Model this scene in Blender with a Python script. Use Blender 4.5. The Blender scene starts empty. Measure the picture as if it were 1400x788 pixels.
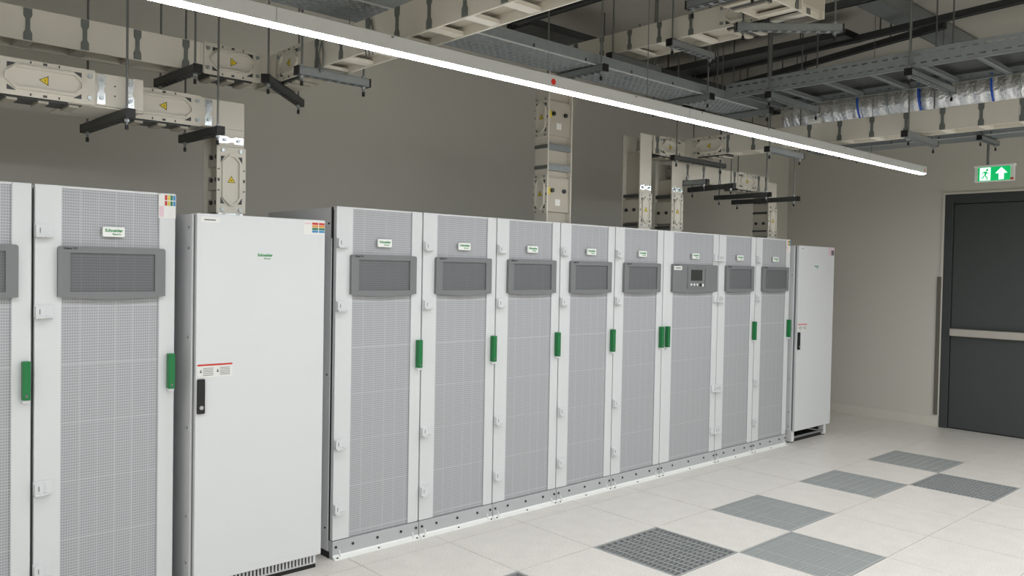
import bpy, bmesh, math, random
from mathutils import Vector, Matrix
random.seed(7)
scene = bpy.context.scene
COL = scene.collection

# ------------------------------------------------------------------ camera
FPX = 1115.36
yaw, pitch, roll = math.radians(47.708), math.radians(-1.330), math.radians(1.065)
F = Vector((math.cos(pitch)*math.cos(yaw), math.cos(pitch)*math.sin(yaw), math.sin(pitch)))
R = Vector((math.sin(yaw), -math.cos(yaw), 0.0)); U = R.cross(F)
c_, s_ = math.cos(roll), math.sin(roll)
R, U = c_*R + s_*U, -s_*R + c_*U
cam_d = bpy.data.cameras.new('camera'); cam = bpy.data.objects.new('camera', cam_d); COL.objects.link(cam)
cam_d.sensor_fit = 'HORIZONTAL'; cam_d.sensor_width = 36.0; cam_d.lens = FPX/1400*36.0
cam_d.clip_start = 0.05; cam_d.clip_end = 60
M = Matrix(((R.x, U.x, -F.x, -3.577), (R.y, U.y, -F.y, -3.1847), (R.z, U.z, -F.z, 1.6275), (0, 0, 0, 1)))
cam.matrix_world = M
scene.camera = cam

# ------------------------------------------------------------------ world, lights, exposure
w = bpy.data.worlds.new('world'); scene.world = w; w.use_nodes = True
w.node_tree.nodes['Background'].inputs[0].default_value = (0.9, 0.95, 1.0, 1)
w.node_tree.nodes['Background'].inputs[1].default_value = 0.0
scene.view_settings.view_transform = 'Standard'; scene.view_settings.look = 'None'
scene.view_settings.gamma = 1.0; scene.view_settings.use_curve_mapping = False
scene.view_settings.exposure = 0.0
LED_STRENGTH = 38.0
def area_row(y, x0, x1, z, power):
    ld = bpy.data.lights.new('fill_row_light', 'AREA'); ld.shape = 'RECTANGLE'
    ld.size = x1-x0; ld.size_y = 0.06; ld.energy = power; ld.color = (0.94, 0.97, 1.0)
    o = bpy.data.objects.new('fill_row_light', ld); COL.objects.link(o); o.location = ((x0+x1)/2, y, z)
area_row(-2.55, -5.0, 5.4, 2.52, 115)      # added unseen fill lights, as assumed rows parallel to the pendant in view
area_row(-4.70, -5.0, 5.4, 2.52, 190)

# ------------------------------------------------------------------ materials
def lin(c): return tuple(((v/255)/12.92 if v/255 <= 0.04045 else ((v/255+0.055)/1.055)**2.4) for v in c) + (1.0,)
MATS = {}
def mat(name, rgb, rough=0.5, metal=0.0, noise=0.0, nscale=40.0, bump=0.0, bscale=200.0, emit=None, estr=0.0, spec=0.5):
    m = bpy.data.materials.new(name); m.use_nodes = True; nt = m.node_tree; b = nt.nodes['Principled BSDF']
    col = lin(rgb); b.inputs['Base Color'].default_value = col
    b.inputs['Roughness'].default_value = rough; b.inputs['Metallic'].default_value = metal
    b.inputs['Specular IOR Level'].default_value = spec
    tc = nt.nodes.new('ShaderNodeTexCoord')
    if noise > 0:
        n = nt.nodes.new('ShaderNodeTexNoise'); n.inputs['Scale'].default_value = nscale; n.inputs['Detail'].default_value = 4
        nt.links.new(tc.outputs['Object'], n.inputs['Vector'])
        mx = nt.nodes.new('ShaderNodeMix'); mx.data_type = 'RGBA'
        mx.inputs[6].default_value = tuple(max(0, v*(1-noise)) for v in col[:3]) + (1,)
        mx.inputs[7].default_value = tuple(min(1, v*(1+noise)) for v in col[:3]) + (1,)
        nt.links.new(n.outputs['Fac'], mx.inputs[0]); nt.links.new(mx.outputs[2], b.inputs['Base Color'])
    if bump > 0:
        n2 = nt.nodes.new('ShaderNodeTexNoise'); n2.inputs['Scale'].default_value = bscale; n2.inputs['Detail'].default_value = 3
        nt.links.new(tc.outputs['Object'], n2.inputs['Vector'])
        bp = nt.nodes.new('ShaderNodeBump'); bp.inputs['Strength'].default_value = bump; bp.inputs['Distance'].default_value = 0.01
        nt.links.new(n2.outputs['Fac'], bp.inputs['Height']); nt.links.new(bp.outputs['Normal'], b.inputs['Normal'])
    if emit:
        b.inputs['Emission Color'].default_value = lin(emit); b.inputs['Emission Strength'].default_value = estr
    MATS[name] = m
    return m
mat('wall_paint', (207, 204, 195), 0.85, bump=0.08, bscale=300, noise=0.015, nscale=3)
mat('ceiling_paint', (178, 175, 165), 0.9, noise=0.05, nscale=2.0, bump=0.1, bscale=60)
mat('skirting', (214, 211, 200), 0.55, noise=0.02)
mat('cab_white', (214, 216, 217), 0.42, noise=0.012, nscale=6)
mat('cab_side', (220, 221, 222), 0.5, noise=0.02, nscale=5)
mat('cab_base', (180, 182, 184), 0.5, noise=0.02, nscale=8)
mat('bezel_grey', (118, 121, 122), 0.5, noise=0.03, nscale=30)
mat('plastic_white', (235, 236, 232), 0.4, noise=0.01)
mat('green', (8, 114, 58), 0.35, noise=0.03)
mat('print_green', (46, 140, 78), 0.5, noise=0.02)
mat('black', (16, 16, 17), 0.45, noise=0.05)
mat('dark_bolt', (58, 60, 62), 0.45, 0.4, noise=0.05)
mat('screen_dark', (36, 40, 40), 0.2, noise=0.05)
mat('rubber_gap', (20, 20, 21), 0.7, noise=0.05)
mat('trunk_cream', (212, 207, 195), 0.5, noise=0.025, nscale=8)
mat('trunk_web', (180, 174, 160), 0.55, noise=0.04, nscale=6)
mat('clip_grey', (112, 116, 113), 0.5, 0.3, noise=0.15, nscale=80)
mat('zinc', (176, 182, 184), 0.33, 0.9, noise=0.12, nscale=60)
mat('zinc_bright', (216, 222, 226), 0.2, 0.95, noise=0.05, nscale=60)
mat('tray_zinc', (150, 157, 160), 0.42, 0.45, noise=0.15, nscale=30)
mat('strut_dark', (74, 76, 76), 0.5, 0.3, noise=0.12, nscale=50)
mat('strut_grey', (136, 141, 142), 0.45, 0.4, noise=0.12, nscale=50)
mat('rod_steel', (130, 132, 132), 0.4, 0.7, noise=0.1, nscale=200)
mat('warn_yellow', (232, 204, 42), 0.5, noise=0.02)
mat('led_body', (206, 208, 208), 0.4, 0.2, noise=0.02)
mat('led_glow', (255, 255, 255), 0.4, emit=(246, 250, 255), estr=LED_STRENGTH, noise=0.005)
mat('red', (214, 44, 34), 0.5, noise=0.02)
mat('door_grey', (66, 70, 70), 0.42, noise=0.03, nscale=20)
mat('frame_grey', (62, 66, 67), 0.42, noise=0.03, nscale=20)
mat('stainless', (206, 200, 190), 0.28, 0.9, noise=0.04, nscale=30)
mat('guard_grey', (112, 108, 100), 0.5, 0.3, noise=0.03)
mat('foil', (216, 218, 220), 0.2, 1.0, noise=0.04, nscale=6, bump=0.6, bscale=45)
mat('band_blue', (34, 84, 190), 0.4, noise=0.03)
mat('exit_green', (0, 158, 88), 0.4, emit=(0, 170, 92), estr=0.9, noise=0.01)
mat('exit_white', (240, 255, 250), 0.4, emit=(225, 255, 246), estr=1.25, noise=0.005)
mat('tile_under', (30, 30, 30), 0.9, noise=0.1)
mat('grate_steel', (168, 171, 170), 0.45, 0.2, noise=0.06, nscale=60)
mat('vent_ridge', (184, 187, 185), 0.4, noise=0.02)
mat('paper', (226, 226, 222), 0.6, noise=0.02)
mat('paper_pink', (222, 196, 204), 0.6, noise=0.02)
mat('ink', (104, 104, 106), 0.6, noise=0.05)
mat('ink_red', (196, 56, 46), 0.6, noise=0.05)
mat('ink_orange', (216, 150, 60), 0.6, noise=0.05)
mat('ink_yellow', (214, 196, 80), 0.6, noise=0.05)
mat('ink_teal', (52, 122, 92), 0.6, noise=0.05)
mat('ink_blue', (70, 140, 190), 0.6, noise=0.05)
mat('cable_grey', (120, 118, 110), 0.6, noise=0.05)

def floor_mat():
    m = mat('floor_tile', (226, 222, 214), 0.33, noise=0.0); nt = m.node_tree; b = nt.nodes['Principled BSDF']
    g = nt.nodes.new('ShaderNodeNewGeometry')
    n1 = nt.nodes.new('ShaderNodeTexNoise'); n1.inputs['Scale'].default_value = 170; n1.inputs['Detail'].default_value = 3
    n2 = nt.nodes.new('ShaderNodeTexNoise'); n2.inputs['Scale'].default_value = 9; n2.inputs['Detail'].default_value = 5
    nt.links.new(g.outputs['Position'], n1.inputs['Vector']); nt.links.new(g.outputs['Position'], n2.inputs['Vector'])
    r1 = nt.nodes.new('ShaderNodeValToRGB'); r1.color_ramp.elements[0].position = 0.32; r1.color_ramp.elements[1].position = 0.58
    r1.color_ramp.elements[0].color = lin((200, 195, 187)); r1.color_ramp.elements[1].color = lin((237, 232, 225))
    mx = nt.nodes.new('ShaderNodeMix'); mx.data_type = 'RGBA'; mx.blend_type = 'MULTIPLY'; mx.inputs[0].default_value = 0.35
    r2 = nt.nodes.new('ShaderNodeValToRGB'); r2.color_ramp.elements[0].position = 0.3; r2.color_ramp.elements[1].position = 0.7
    r2.color_ramp.elements[0].color = (0.8, 0.79, 0.78, 1); r2.color_ramp.elements[1].color = (1, 1, 1, 1)
    nt.links.new(n1.outputs['Fac'], r1.inputs[0]); nt.links.new(n2.outputs['Fac'], r2.inputs[0])
    nt.links.new(r1.outputs[0], mx.inputs[6]); nt.links.new(r2.outputs[0], mx.inputs[7]); nt.links.new(mx.outputs[2], b.inputs['Base Color'])
floor_mat()

def lines_mat(name, base, dark, light, px, pz, axis_fine='Z', fine=0.0125, rough=0.5, vert=0.074, horiz=0.26):
    """perforated sheet: fine rows of slots, faint unperforated ribs at wider spacings"""
    m = mat(name, base, rough, metal=0.0); nt = m.node_tree; b = nt.nodes['Principled BSDF']
    tc = nt.nodes.new('ShaderNodeTexCoord'); sp = nt.nodes.new('ShaderNodeSeparateXYZ'); nt.links.new(tc.outputs['Object'], sp.inputs[0])
    def tri(out, period, width, soft):
        a = nt.nodes.new('ShaderNodeMath'); a.operation = 'DIVIDE'; a.inputs[1].default_value = period; nt.links.new(out, a.inputs[0])
        f = nt.nodes.new('ShaderNodeMath'); f.operation = 'FRACT'; nt.links.new(a.outputs[0], f.inputs[0])
        s = nt.nodes.new('ShaderNodeMath'); s.operation = 'SUBTRACT'; s.inputs[1].default_value = 0.5; nt.links.new(f.outputs[0], s.inputs[0])
        ab = nt.nodes.new('ShaderNodeMath'); ab.operation = 'ABSOLUTE'; nt.links.new(s.outputs[0], ab.inputs[0])
        mr = nt.nodes.new('ShaderNodeMapRange'); mr.interpolation_type = 'SMOOTHSTEP'
        mr.inputs[1].default_value = width; mr.inputs[2].default_value = width+soft; nt.links.new(ab.outputs[0], mr.inputs[0])
        return mr.outputs[0]          # 0 near centre, 1 outside
    fine_o = tri(sp.outputs[axis_fine], fine, 0.12, 0.22)
    fx = tri(sp.outputs['X'], fine*0.8, 0.2, 0.2)
    slot = nt.nodes.new('ShaderNodeMath'); slot.operation = 'MAXIMUM'; nt.links.new(fine_o, slot.inputs[0]); nt.links.new(fx, slot.inputs[1])
    rib1 = tri(sp.outputs['X'], vert, 0.0, 0.03); rib2 = tri(sp.outputs[axis_fine], horiz, 0.0, 0.012)
    ribs = nt.nodes.new('ShaderNodeMath'); ribs.operation = 'MINIMUM'; nt.links.new(rib1, ribs.inputs[0]); nt.links.new(rib2, ribs.inputs[1])
    m1 = nt.nodes.new('ShaderNodeMix'); m1.data_type = 'RGBA'; m1.inputs[6].default_value = lin(dark); m1.inputs[7].default_value = lin(base)
    nt.links.new(slot.outputs[0], m1.inputs[0])
    m2 = nt.nodes.new('ShaderNodeMix'); m2.data_type = 'RGBA'; m2.inputs[6].default_value = lin(light)
    nt.links.new(m1.outputs[2], m2.inputs[7]); nt.links.new(ribs.outputs[0], m2.inputs[0])
    nt.links.new(m2.outputs[2], b.inputs['Base Color'])
lines_mat('mesh_grey', (176, 178, 181), (140, 142, 146), (190, 192, 194), 0, 0)
lines_mat('mesh_bezel', (104, 107, 109), (84, 87, 90), (110, 113, 115), 0, 0)
lines_mat('vent_strip', (160, 164, 162), (104, 108, 107), (166, 170, 168), 0, 0, axis_fine='Y', fine=0.012, vert=0.3, horiz=0.3)

# ------------------------------------------------------------------ mesh helpers
class MB:
    def __init__(s, org=(0, 0, 0), fr=None):
        s.v = []; s.f = []; s.o = Vector(org); s.fr = fr
    def P(s, p):
        p = Vector(p)
        if s.fr: o, l, n, h = s.fr; p = o + l*p.x + n*p.y + h*p.z
        return p - s.o
    def add(s, vs, fs):
        k = len(s.v); s.v += [tuple(s.P(p)) for p in vs]; s.f += [tuple(i+k for i in f) for f in fs]; return s
    def box(s, x0, x1, y0, y1, z0, z1):
        return s.add([(x0,y0,z0),(x1,y0,z0),(x1,y1,z0),(x0,y1,z0),(x0,y0,z1),(x1,y0,z1),(x1,y1,z1),(x0,y1,z1)],
                     [(3,2,1,0),(4,5,6,7),(0,1,5,4),(1,2,6,5),(2,3,7,6),(3,0,4,7)])
    def prism(s, poly, ax, a, b):
        """poly of 2D points extruded along ax between a and b. 'y': (x,z); 'x': (y,z); 'z': (x,y)"""
        def m(p, t): return {'y': (p[0], t, p[1]), 'x': (t, p[0], p[1]), 'z': (p[0], p[1], t)}[ax]
        n = len(poly)
        return s.add([m(p, a) for p in poly]+[m(p, b) for p in poly],
                     [tuple(range(n)), tuple(range(2*n-1, n-1, -1))]+[(i, i+n, (i+1) % n+n, (i+1) % n) for i in range(n)])
    def ring(s, outer, inner, ax, a, b):
        """frame between two polygons of equal length, extruded"""
        def m(p, t): return {'y': (p[0], t, p[1]), 'x': (t, p[0], p[1]), 'z': (p[0], p[1], t)}[ax]
        n = len(outer); vs = [m(p, t) for t in (a, b) for q in (outer, inner) for p in q]; fs = []
        for i in range(n):
            j = (i+1) % n
            fs += [(i, j, j+n, i+n), (i+2*n, i+3*n, j+3*n, j+2*n), (i, i+2*n, j+2*n, j), (i+n, j+n, j+3*n, i+3*n)]
        return s.add(vs, fs)
    def cyl(s, p, q, r, n=10, r2=None):
        p, q = Vector(p), Vector(q); d = (q-p).normalized()
        a = d.orthogonal().normalized(); b = d.cross(a); r2 = r if r2 is None else r2
        vs = [p+(a*math.cos(2*math.pi*i/n)+b*math.sin(2*math.pi*i/n))*r for i in range(n)] + \
             [q+(a*math.cos(2*math.pi*i/n)+b*math.sin(2*math.pi*i/n))*r2 for i in range(n)]
        return s.add(vs, [tuple(range(n-1, -1, -1)), tuple(range(n, 2*n))]+[(i, (i+1) % n, (i+1) % n+n, i+n) for i in range(n)])
    def holes(s, l0, l1, nl, n0, n1, nn, fl, fn, h0, h1, stagger=False):
        """perforated sheet: cells nl x nn, each with one rectangular slot of fraction fl, fn"""
        dl = (l1-l0)/nl; dn = (n1-n0)/nn
        for i in range(nl):
            for j in range(nn):
                a = l0+i*dl; c = n0+j*dn; hl = dl*fl/2; hn = dn*fn/2; cx = a+dl/2; cy = c+dn/2
                if stagger: cx += (dl*(1-fl)*0.45)*(1 if j % 2 else -1)
                s.ring([(a, c), (a+dl, c), (a+dl, c+dn), (a, c+dn)],
                       [(cx-hl, cy-hn), (cx+hl, cy-hn), (cx+hl, cy+hn), (cx-hl, cy+hn)], 'z', h0, h1)
        return s
    def mesh(s, name):
        me = bpy.data.meshes.new(name); me.from_pydata(s.v, [], s.f)
        bm = bmesh.new(); bm.from_mesh(me); bmesh.ops.recalc_face_normals(bm, faces=bm.faces); bm.to_mesh(me); bm.free()
        return me
    def build(s, name, m, parent=None, loc=(0, 0, 0), bevel=0.0, smooth=False):
        return link(name, s.mesh(name), m, parent, loc, bevel, smooth)
def link(name, me, m, parent=None, loc=(0, 0, 0), bevel=0.0, smooth=False, rot=None):
    if not me.materials: me.materials.append(MATS[m])
    o = bpy.data.objects.new(name, me); COL.objects.link(o); o.location = loc
    if rot: o.rotation_euler = rot
    if parent: o.parent = parent
    if bevel > 0:
        b = o.modifiers.new('bevel', 'BEVEL'); b.width = bevel; b.segments = 2; b.limit_method = 'ANGLE'
    if smooth:
        for p in me.polygons: p.use_smooth = True
    return o
CACHE = {}
def cached(key, fn, name):
    if key not in CACHE: CACHE[key] = fn().mesh(name)
    return CACHE[key]
def tag(o, label, cat, group=None):
    o['label'] = label; o['category'] = cat
    if group: o['group'] = group
    return o
def thing(name, label, cat, loc=(0, 0, 0), group=None):
    o = bpy.data.objects.new(name, None); COL.objects.link(o); o.location = loc; o.empty_display_size = 0.1
    return tag(o, label, cat, group)
def struct(o): o['kind'] = 'structure'; return o
TXT = {}
def text(s, size, parent, loc, m, name='lettering', bold=0.0, rot=(math.pi/2, 0, 0)):
    k = (s, size, bold, m)
    if k not in TXT:
        cu = bpy.data.curves.new('lettering', 'FONT'); cu.body = s; cu.size = size; cu.align_x = 'CENTER'; cu.align_y = 'CENTER'
        cu.extrude = 0.0004; cu.offset = bold; cu.resolution_u = 2
        t = bpy.data.objects.new('tmp', cu); COL.objects.link(t); dg = bpy.context.evaluated_depsgraph_get()
        TXT[k] = bpy.data.meshes.new_from_object(t.evaluated_get(dg)); bpy.data.objects.remove(t)
        TXT[k].materials.clear(); TXT[k].materials.append(MATS[m])
    return link(name, TXT[k], m, parent, loc, rot=rot)
def rrect(x0, x1, z0, z1, r, n=4):
    out = []
    for cx, cz, a0 in ((x1-r, z1-r, 0), (x0+r, z1-r, 90), (x0+r, z0+r, 180), (x1-r, z0+r, 270)):
        for i in range(n+1):
            a = math.radians(a0+90*i/n); out.append((cx+r*math.cos(a), cz+r*math.sin(a)))
    return out

# ------------------------------------------------------------------ the room
XW, YB, ZC = 5.80, 2.05, 3.62          # far wall, back wall, ceiling
XL, YF = -6.0, -6.2
DY0, DY1, DZ = 0.205, -1.05, 2.515     # door opening in the far wall (y from, to, height)
struct(MB().box(XL-.2, XW+.2, YB, YB+.2, -.3, ZC).build('wall_back', 'wall_paint'))
wr = MB().box(XW, XW+.2, DY0, YB, -.3, ZC).box(XW, XW+.2, YF, DY1, -.3, ZC).box(XW, XW+.2, DY1, DY0, DZ, ZC)
struct(wr.build('wall_right', 'wall_paint'))
struct(MB().box(XL-.2, XL, YF, YB, -.3, ZC).build('wall_left', 'wall_paint'))
struct(MB().box(XL-.2, XW+.2, YF-.2, YF, -.3, ZC).build('wall_front', 'wall_paint'))
struct(MB().box(XL-.2, XW+.2, YF-.2, YB+.2, ZC, ZC+.2).build('ceiling', 'ceiling_paint'))
struct(MB().box(XW-.016, XW, DY0+.01, YB, 0, .108).box(XW-.010, XW, DY0+.01, YB, .108, .116).build('baseboard_right', 'skirting', bevel=.002))
struct(MB().box(XL, XW-.016, YB-.016, YB, 0, .112).build('baseboard_back', 'skirting', bevel=.002))
struct(MB().box(XW-.012, XW+.02, DY0, DY0+.022, .116, DZ+.02).box(XW-.012, XW+.02, DY1-.02, DY0, DZ, DZ+.02).build('trim_1', 'skirting'))
# raised floor: 600 mm tiles on a dark subfloor
floor = struct(MB().box(XL, XW+.2, YF, YB, -.36, -.30).build('floor', 'tile_under'))
T = 0.6
VENT = {(0, 0): 'grate', (5, 1): 'grate', (-2, 0): 'grate', (2, 0): 'strip', (4, 0): 'strip', (6, 0): 'strip', (1, 1): 'strip'}
tile_me = MB().box(.0022, T-.0022, .0022, T-.0022, -.035, 0).mesh('tile')
for u in range(-10, 10):
    for v in range(-4, 11):
        if (u, v) in VENT: continue
        x0, y1 = u*T, -v*T; y0 = y1-T
        xa, xb, ya, yb = max(x0, XL), min(x0+T, XW), max(y0, YF), min(y1, YB)
        if xb-xa < .02 or yb-ya < .02: continue
        if xb-xa > T-.001 and yb-ya > T-.001:
            link('tile', tile_me, 'floor_tile', floor, (x0, y0, 0))
        else:
            MB().box(.0012, xb-xa-.0012, .0012, yb-ya-.0012, -.035, 0).build('tile', 'floor_tile', floor, (xa, ya, 0))
# doorway threshold strip under the door
MB().box(XW, XW+.2, DY1, DY0, -.035, 0).build('threshold', 'floor_tile', floor)

# ------------------------------------------------------------------ floor grilles
fr_me = MB().ring([(.003, .003), (T-.003, .003), (T-.003, T-.003), (.003, T-.003)],
                  [(.015, .015), (T-.015, .015), (T-.015, T-.015), (.015, T-.015)], 'z', -.035, 0).mesh('frame')
NA, NB = 10, 18
bar_y = MB().box(-.0046, .0046, .02, T-.02, -.022, -.0015).mesh('bar')
bar_x = MB().box(.02, T-.02, -.0024, .0024, -.022, -.0040).mesh('bar')
strip_me = MB().box(.015, T-.015, .0045, .0695, -.012, -.002).mesh('slat'); ridge_me = MB().box(.015, T-.015, .0010, .0032, -.012, .0002).mesh('ridge')
under_me = MB().box(.01, T-.01, .01, T-.01, -.22, -.21).mesh('damper')
VLAB = {(0, 0): 'open steel bar grating in the floor, nearest whole one of its kind', (5, 1): 'open steel bar grating in the floor nearest the grey door',
        (-2, 0): 'steel floor grating of which only a tip shows at the bottom picture edge',
        (2, 0): 'grey slotted floor vent diagonally behind the nearest bar grating', (4, 0): 'grey slotted floor vent, second of three in the line along the cabinets',
        (6, 0): 'smallest grey slotted floor vent, furthest one towards the corner', (1, 1): 'large grey slotted floor vent right of the nearest bar grating'}
for (u, v), k in VENT.items():
    t = thing('floor_grating' if k == 'grate' else 'floor_vent', VLAB[(u, v)], 'floor grille', (u*T, -v*T-T, 0), 'floor gratings' if k == 'grate' else 'slotted floor vents')
    link('frame', fr_me, 'grate_steel', t)
    if k == 'grate':
        for i in range(1, NA): link('bar', bar_y, 'grate_steel', t, (.02+(T-.04)*i/NA, 0, 0))
        for i in range(1, NB): link('bar', bar_x, 'grate_steel', t, (0, .02+(T-.04)*i/NB, 0))
    else:
        for i in range(8): link('ridge', ridge_me, 'vent_ridge', link('slat', strip_me, 'vent_strip', t, (0, .015+i*.0712, 0)))
    link('damper', under_me, 'tile_under', t)

# ------------------------------------------------------------------ door, exit sign
d = thing('door_1', 'dark grey steel door with push bar in the far wall', 'door', (XW, DY0, 0)); d['kind'] = 'structure'
dm = MB(org=(XW, DY0, 0))
dm.box(XW-.008, XW+.10, DY0-.085, DY0, 0, DZ).box(XW-.008, XW+.10, DY1, DY1+.085, 0, DZ).box(XW-.008, XW+.10, DY1+.085, DY0-.085, DZ-.10, DZ)
dm.build('door_frame', 'frame_grey', d, bevel=.003)
MB(org=(XW, DY0, 0)).box(XW+.012, XW+.07, DY1+.088, DY0-.09, .012, DZ-.106).build('door_leaf', 'door_grey', d, bevel=.003)
MB(org=(XW, DY0, 0)).box(XW+.030, XW+.06, DY1+.088, DY0-.09, .0, .011).build('door_seal', 'black', d)
pb = MB(org=(XW, DY0, 0)).box(XW-.065, XW-.035, DY1+.10, DY0-.10, 1.0, 1.085).build('push_bar', 'stainless', d, bevel=.008)
for yy in (DY0-.125, DY1+.125):
    MB(org=(XW, DY0, 0)).box(XW-.036, XW+.012, yy-.02, yy+.02, 1.005, 1.08).build('bracket', 'stainless', pb)
tag(MB(org=(XW, .24, .13)).box(XW-.014, XW, .216, .262, .13, 1.63).build('corner_guard', 'guard_grey', None, (XW, .24, .13), bevel=.004),
    'narrow grey protective strip upright on the wall beside the door', 'wall guard')
ex = thing('exit_sign', 'lit green exit sign with running figure and arrow above the door', 'exit sign', (4.5, -.665, 2.49))
eo = (4.5, -.665, 2.49)
MB(org=eo).box(4.50, 4.53, -.825, -.505, 2.49, 2.63).box(4.49, 4.54, -.83, -.50, 2.622, 2.64).build('housing', 'plastic_white', ex, bevel=.003)
ef = MB(org=eo).box(4.494, 4.499, -.795, -.535, 2.497, 2.620).build('face', 'exit_green', ex)
X = 4.4935
def poly_x(pts, nm='pictogram'): MB(org=eo).prism(pts, 'x', X-.001, X+.0005).build(nm, 'exit_white', ef)
# doorway block with green running figure; local y runs right to left in the picture
yl = -.540                                  # picture-left edge
poly_x([(yl-.012, 2.502), (yl-.098, 2.502), (yl-.098, 2.615), (yl-.012, 2.615)], 'doorway')
def fig(pts):
    MB(org=eo).prism([(yl-a, 2.502+b) for a, b in pts], 'x', X-.003, X-.0005).build('figure', 'exit_green', ef)
fig([(.060, .092), (.066, .103), (.077, .103), (.082, .092), (.077, .082), (.066, .082)])
fig([(.040, .078), (.066, .082), (.072, .070), (.060, .040), (.046, .040), (.052, .066), (.040, .066)])
fig([(.060, .042), (.078, .026), (.074, .004), (.066, .004), (.068, .022), (.050, .034)])
fig([(.048, .042), (.044, .022), (.022, .014), (.022, .022), (.036, .030), (.040, .044)])
fig([(.026, .060), (.042, .078), (.046, .072), (.032, .054)])
fig([(.070, .072), (.088, .060), (.086, .054), (.066, .064)])
ya = -.725
poly_x([(ya-.048, 2.560), (ya, 2.612), (ya+.048, 2.560), (ya+.020, 2.560), (ya+.020, 2.505), (ya-.020, 2.505), (ya-.020, 2.560)], 'arrow')
MB(org=eo).box(4.492, 4.500, -.822, -.798, 2.498, 2.514).build('indicator', 'red', ex)
MB(org=eo).cyl((4.515, -.607, 2.64), (4.515, -.607, 2.862), .011, 8).build('conduit', 'rod_steel', ex)

# ------------------------------------------------------------------ cabinets
YD, H = .783, 1.9555          # door plane and height of the mesh-door cabinets
ZB = .098                     # top of base plate
def build_badge(t, x, z, wd=.094, ht=.045):
    b = link('badge', cached(('badge', wd), lambda: MB().prism(rrect(-wd/2, wd/2, -ht/2, ht/2, .006), 'y', -.012, 0), 'badge'), 'plastic_white', t, (x, -.004, z), bevel=.0015)
    text('Schneider', .019, b, (0, -.0125, .006), 'print_green', bold=.0006)
    text('Electric', .012, b, (.012, -.0125, -.010), 'print_green', bold=.0002)
def sticker(t, x0, x1, z0, z1, y, vertical):
    s = MB().box(x0, x1, y-.001, y, z0, z1).build('sticker', 'paper', t)
    wd, ht = x1-x0, z1-z0; cols = {}
    if vertical:
        for i, c in enumerate(('ink_red', 'ink_yellow', 'ink_teal', 'ink_blue')):
            a = x0+wd*(.36+.16*i)
            for za, zb in ((.53, .72), (.76, .97)): cols.setdefault(c, MB()).box(a, a+wd*.13, y-.002, y-.0009, z0+ht*za, z0+ht*zb)
        cols['paper_pink'] = MB().box(x0+wd*.04, x0+wd*.3, y-.002, y-.0009, z0+ht*.05, z0+ht*.5)
    else:
        for i, c in enumerate(('ink_red', 'ink_orange', 'ink_teal', 'ink_blue')):
            za = .78-.19*i
            for a, b in ((.40, .68), (.72, .98)): cols.setdefault(c, MB()).box(x0+wd*a, x0+wd*b, y-.002, y-.0009, z0+ht*(za-.06), z0+ht*(za+.10))
        cols['paper_pink'] = MB().box(x0+wd*.05, x0+wd*.33, y-.002, y-.0009, z0+ht*.74, z0+ht*.86)
    for c, mb in cols.items(): mb.build('print', c, s)
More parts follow.
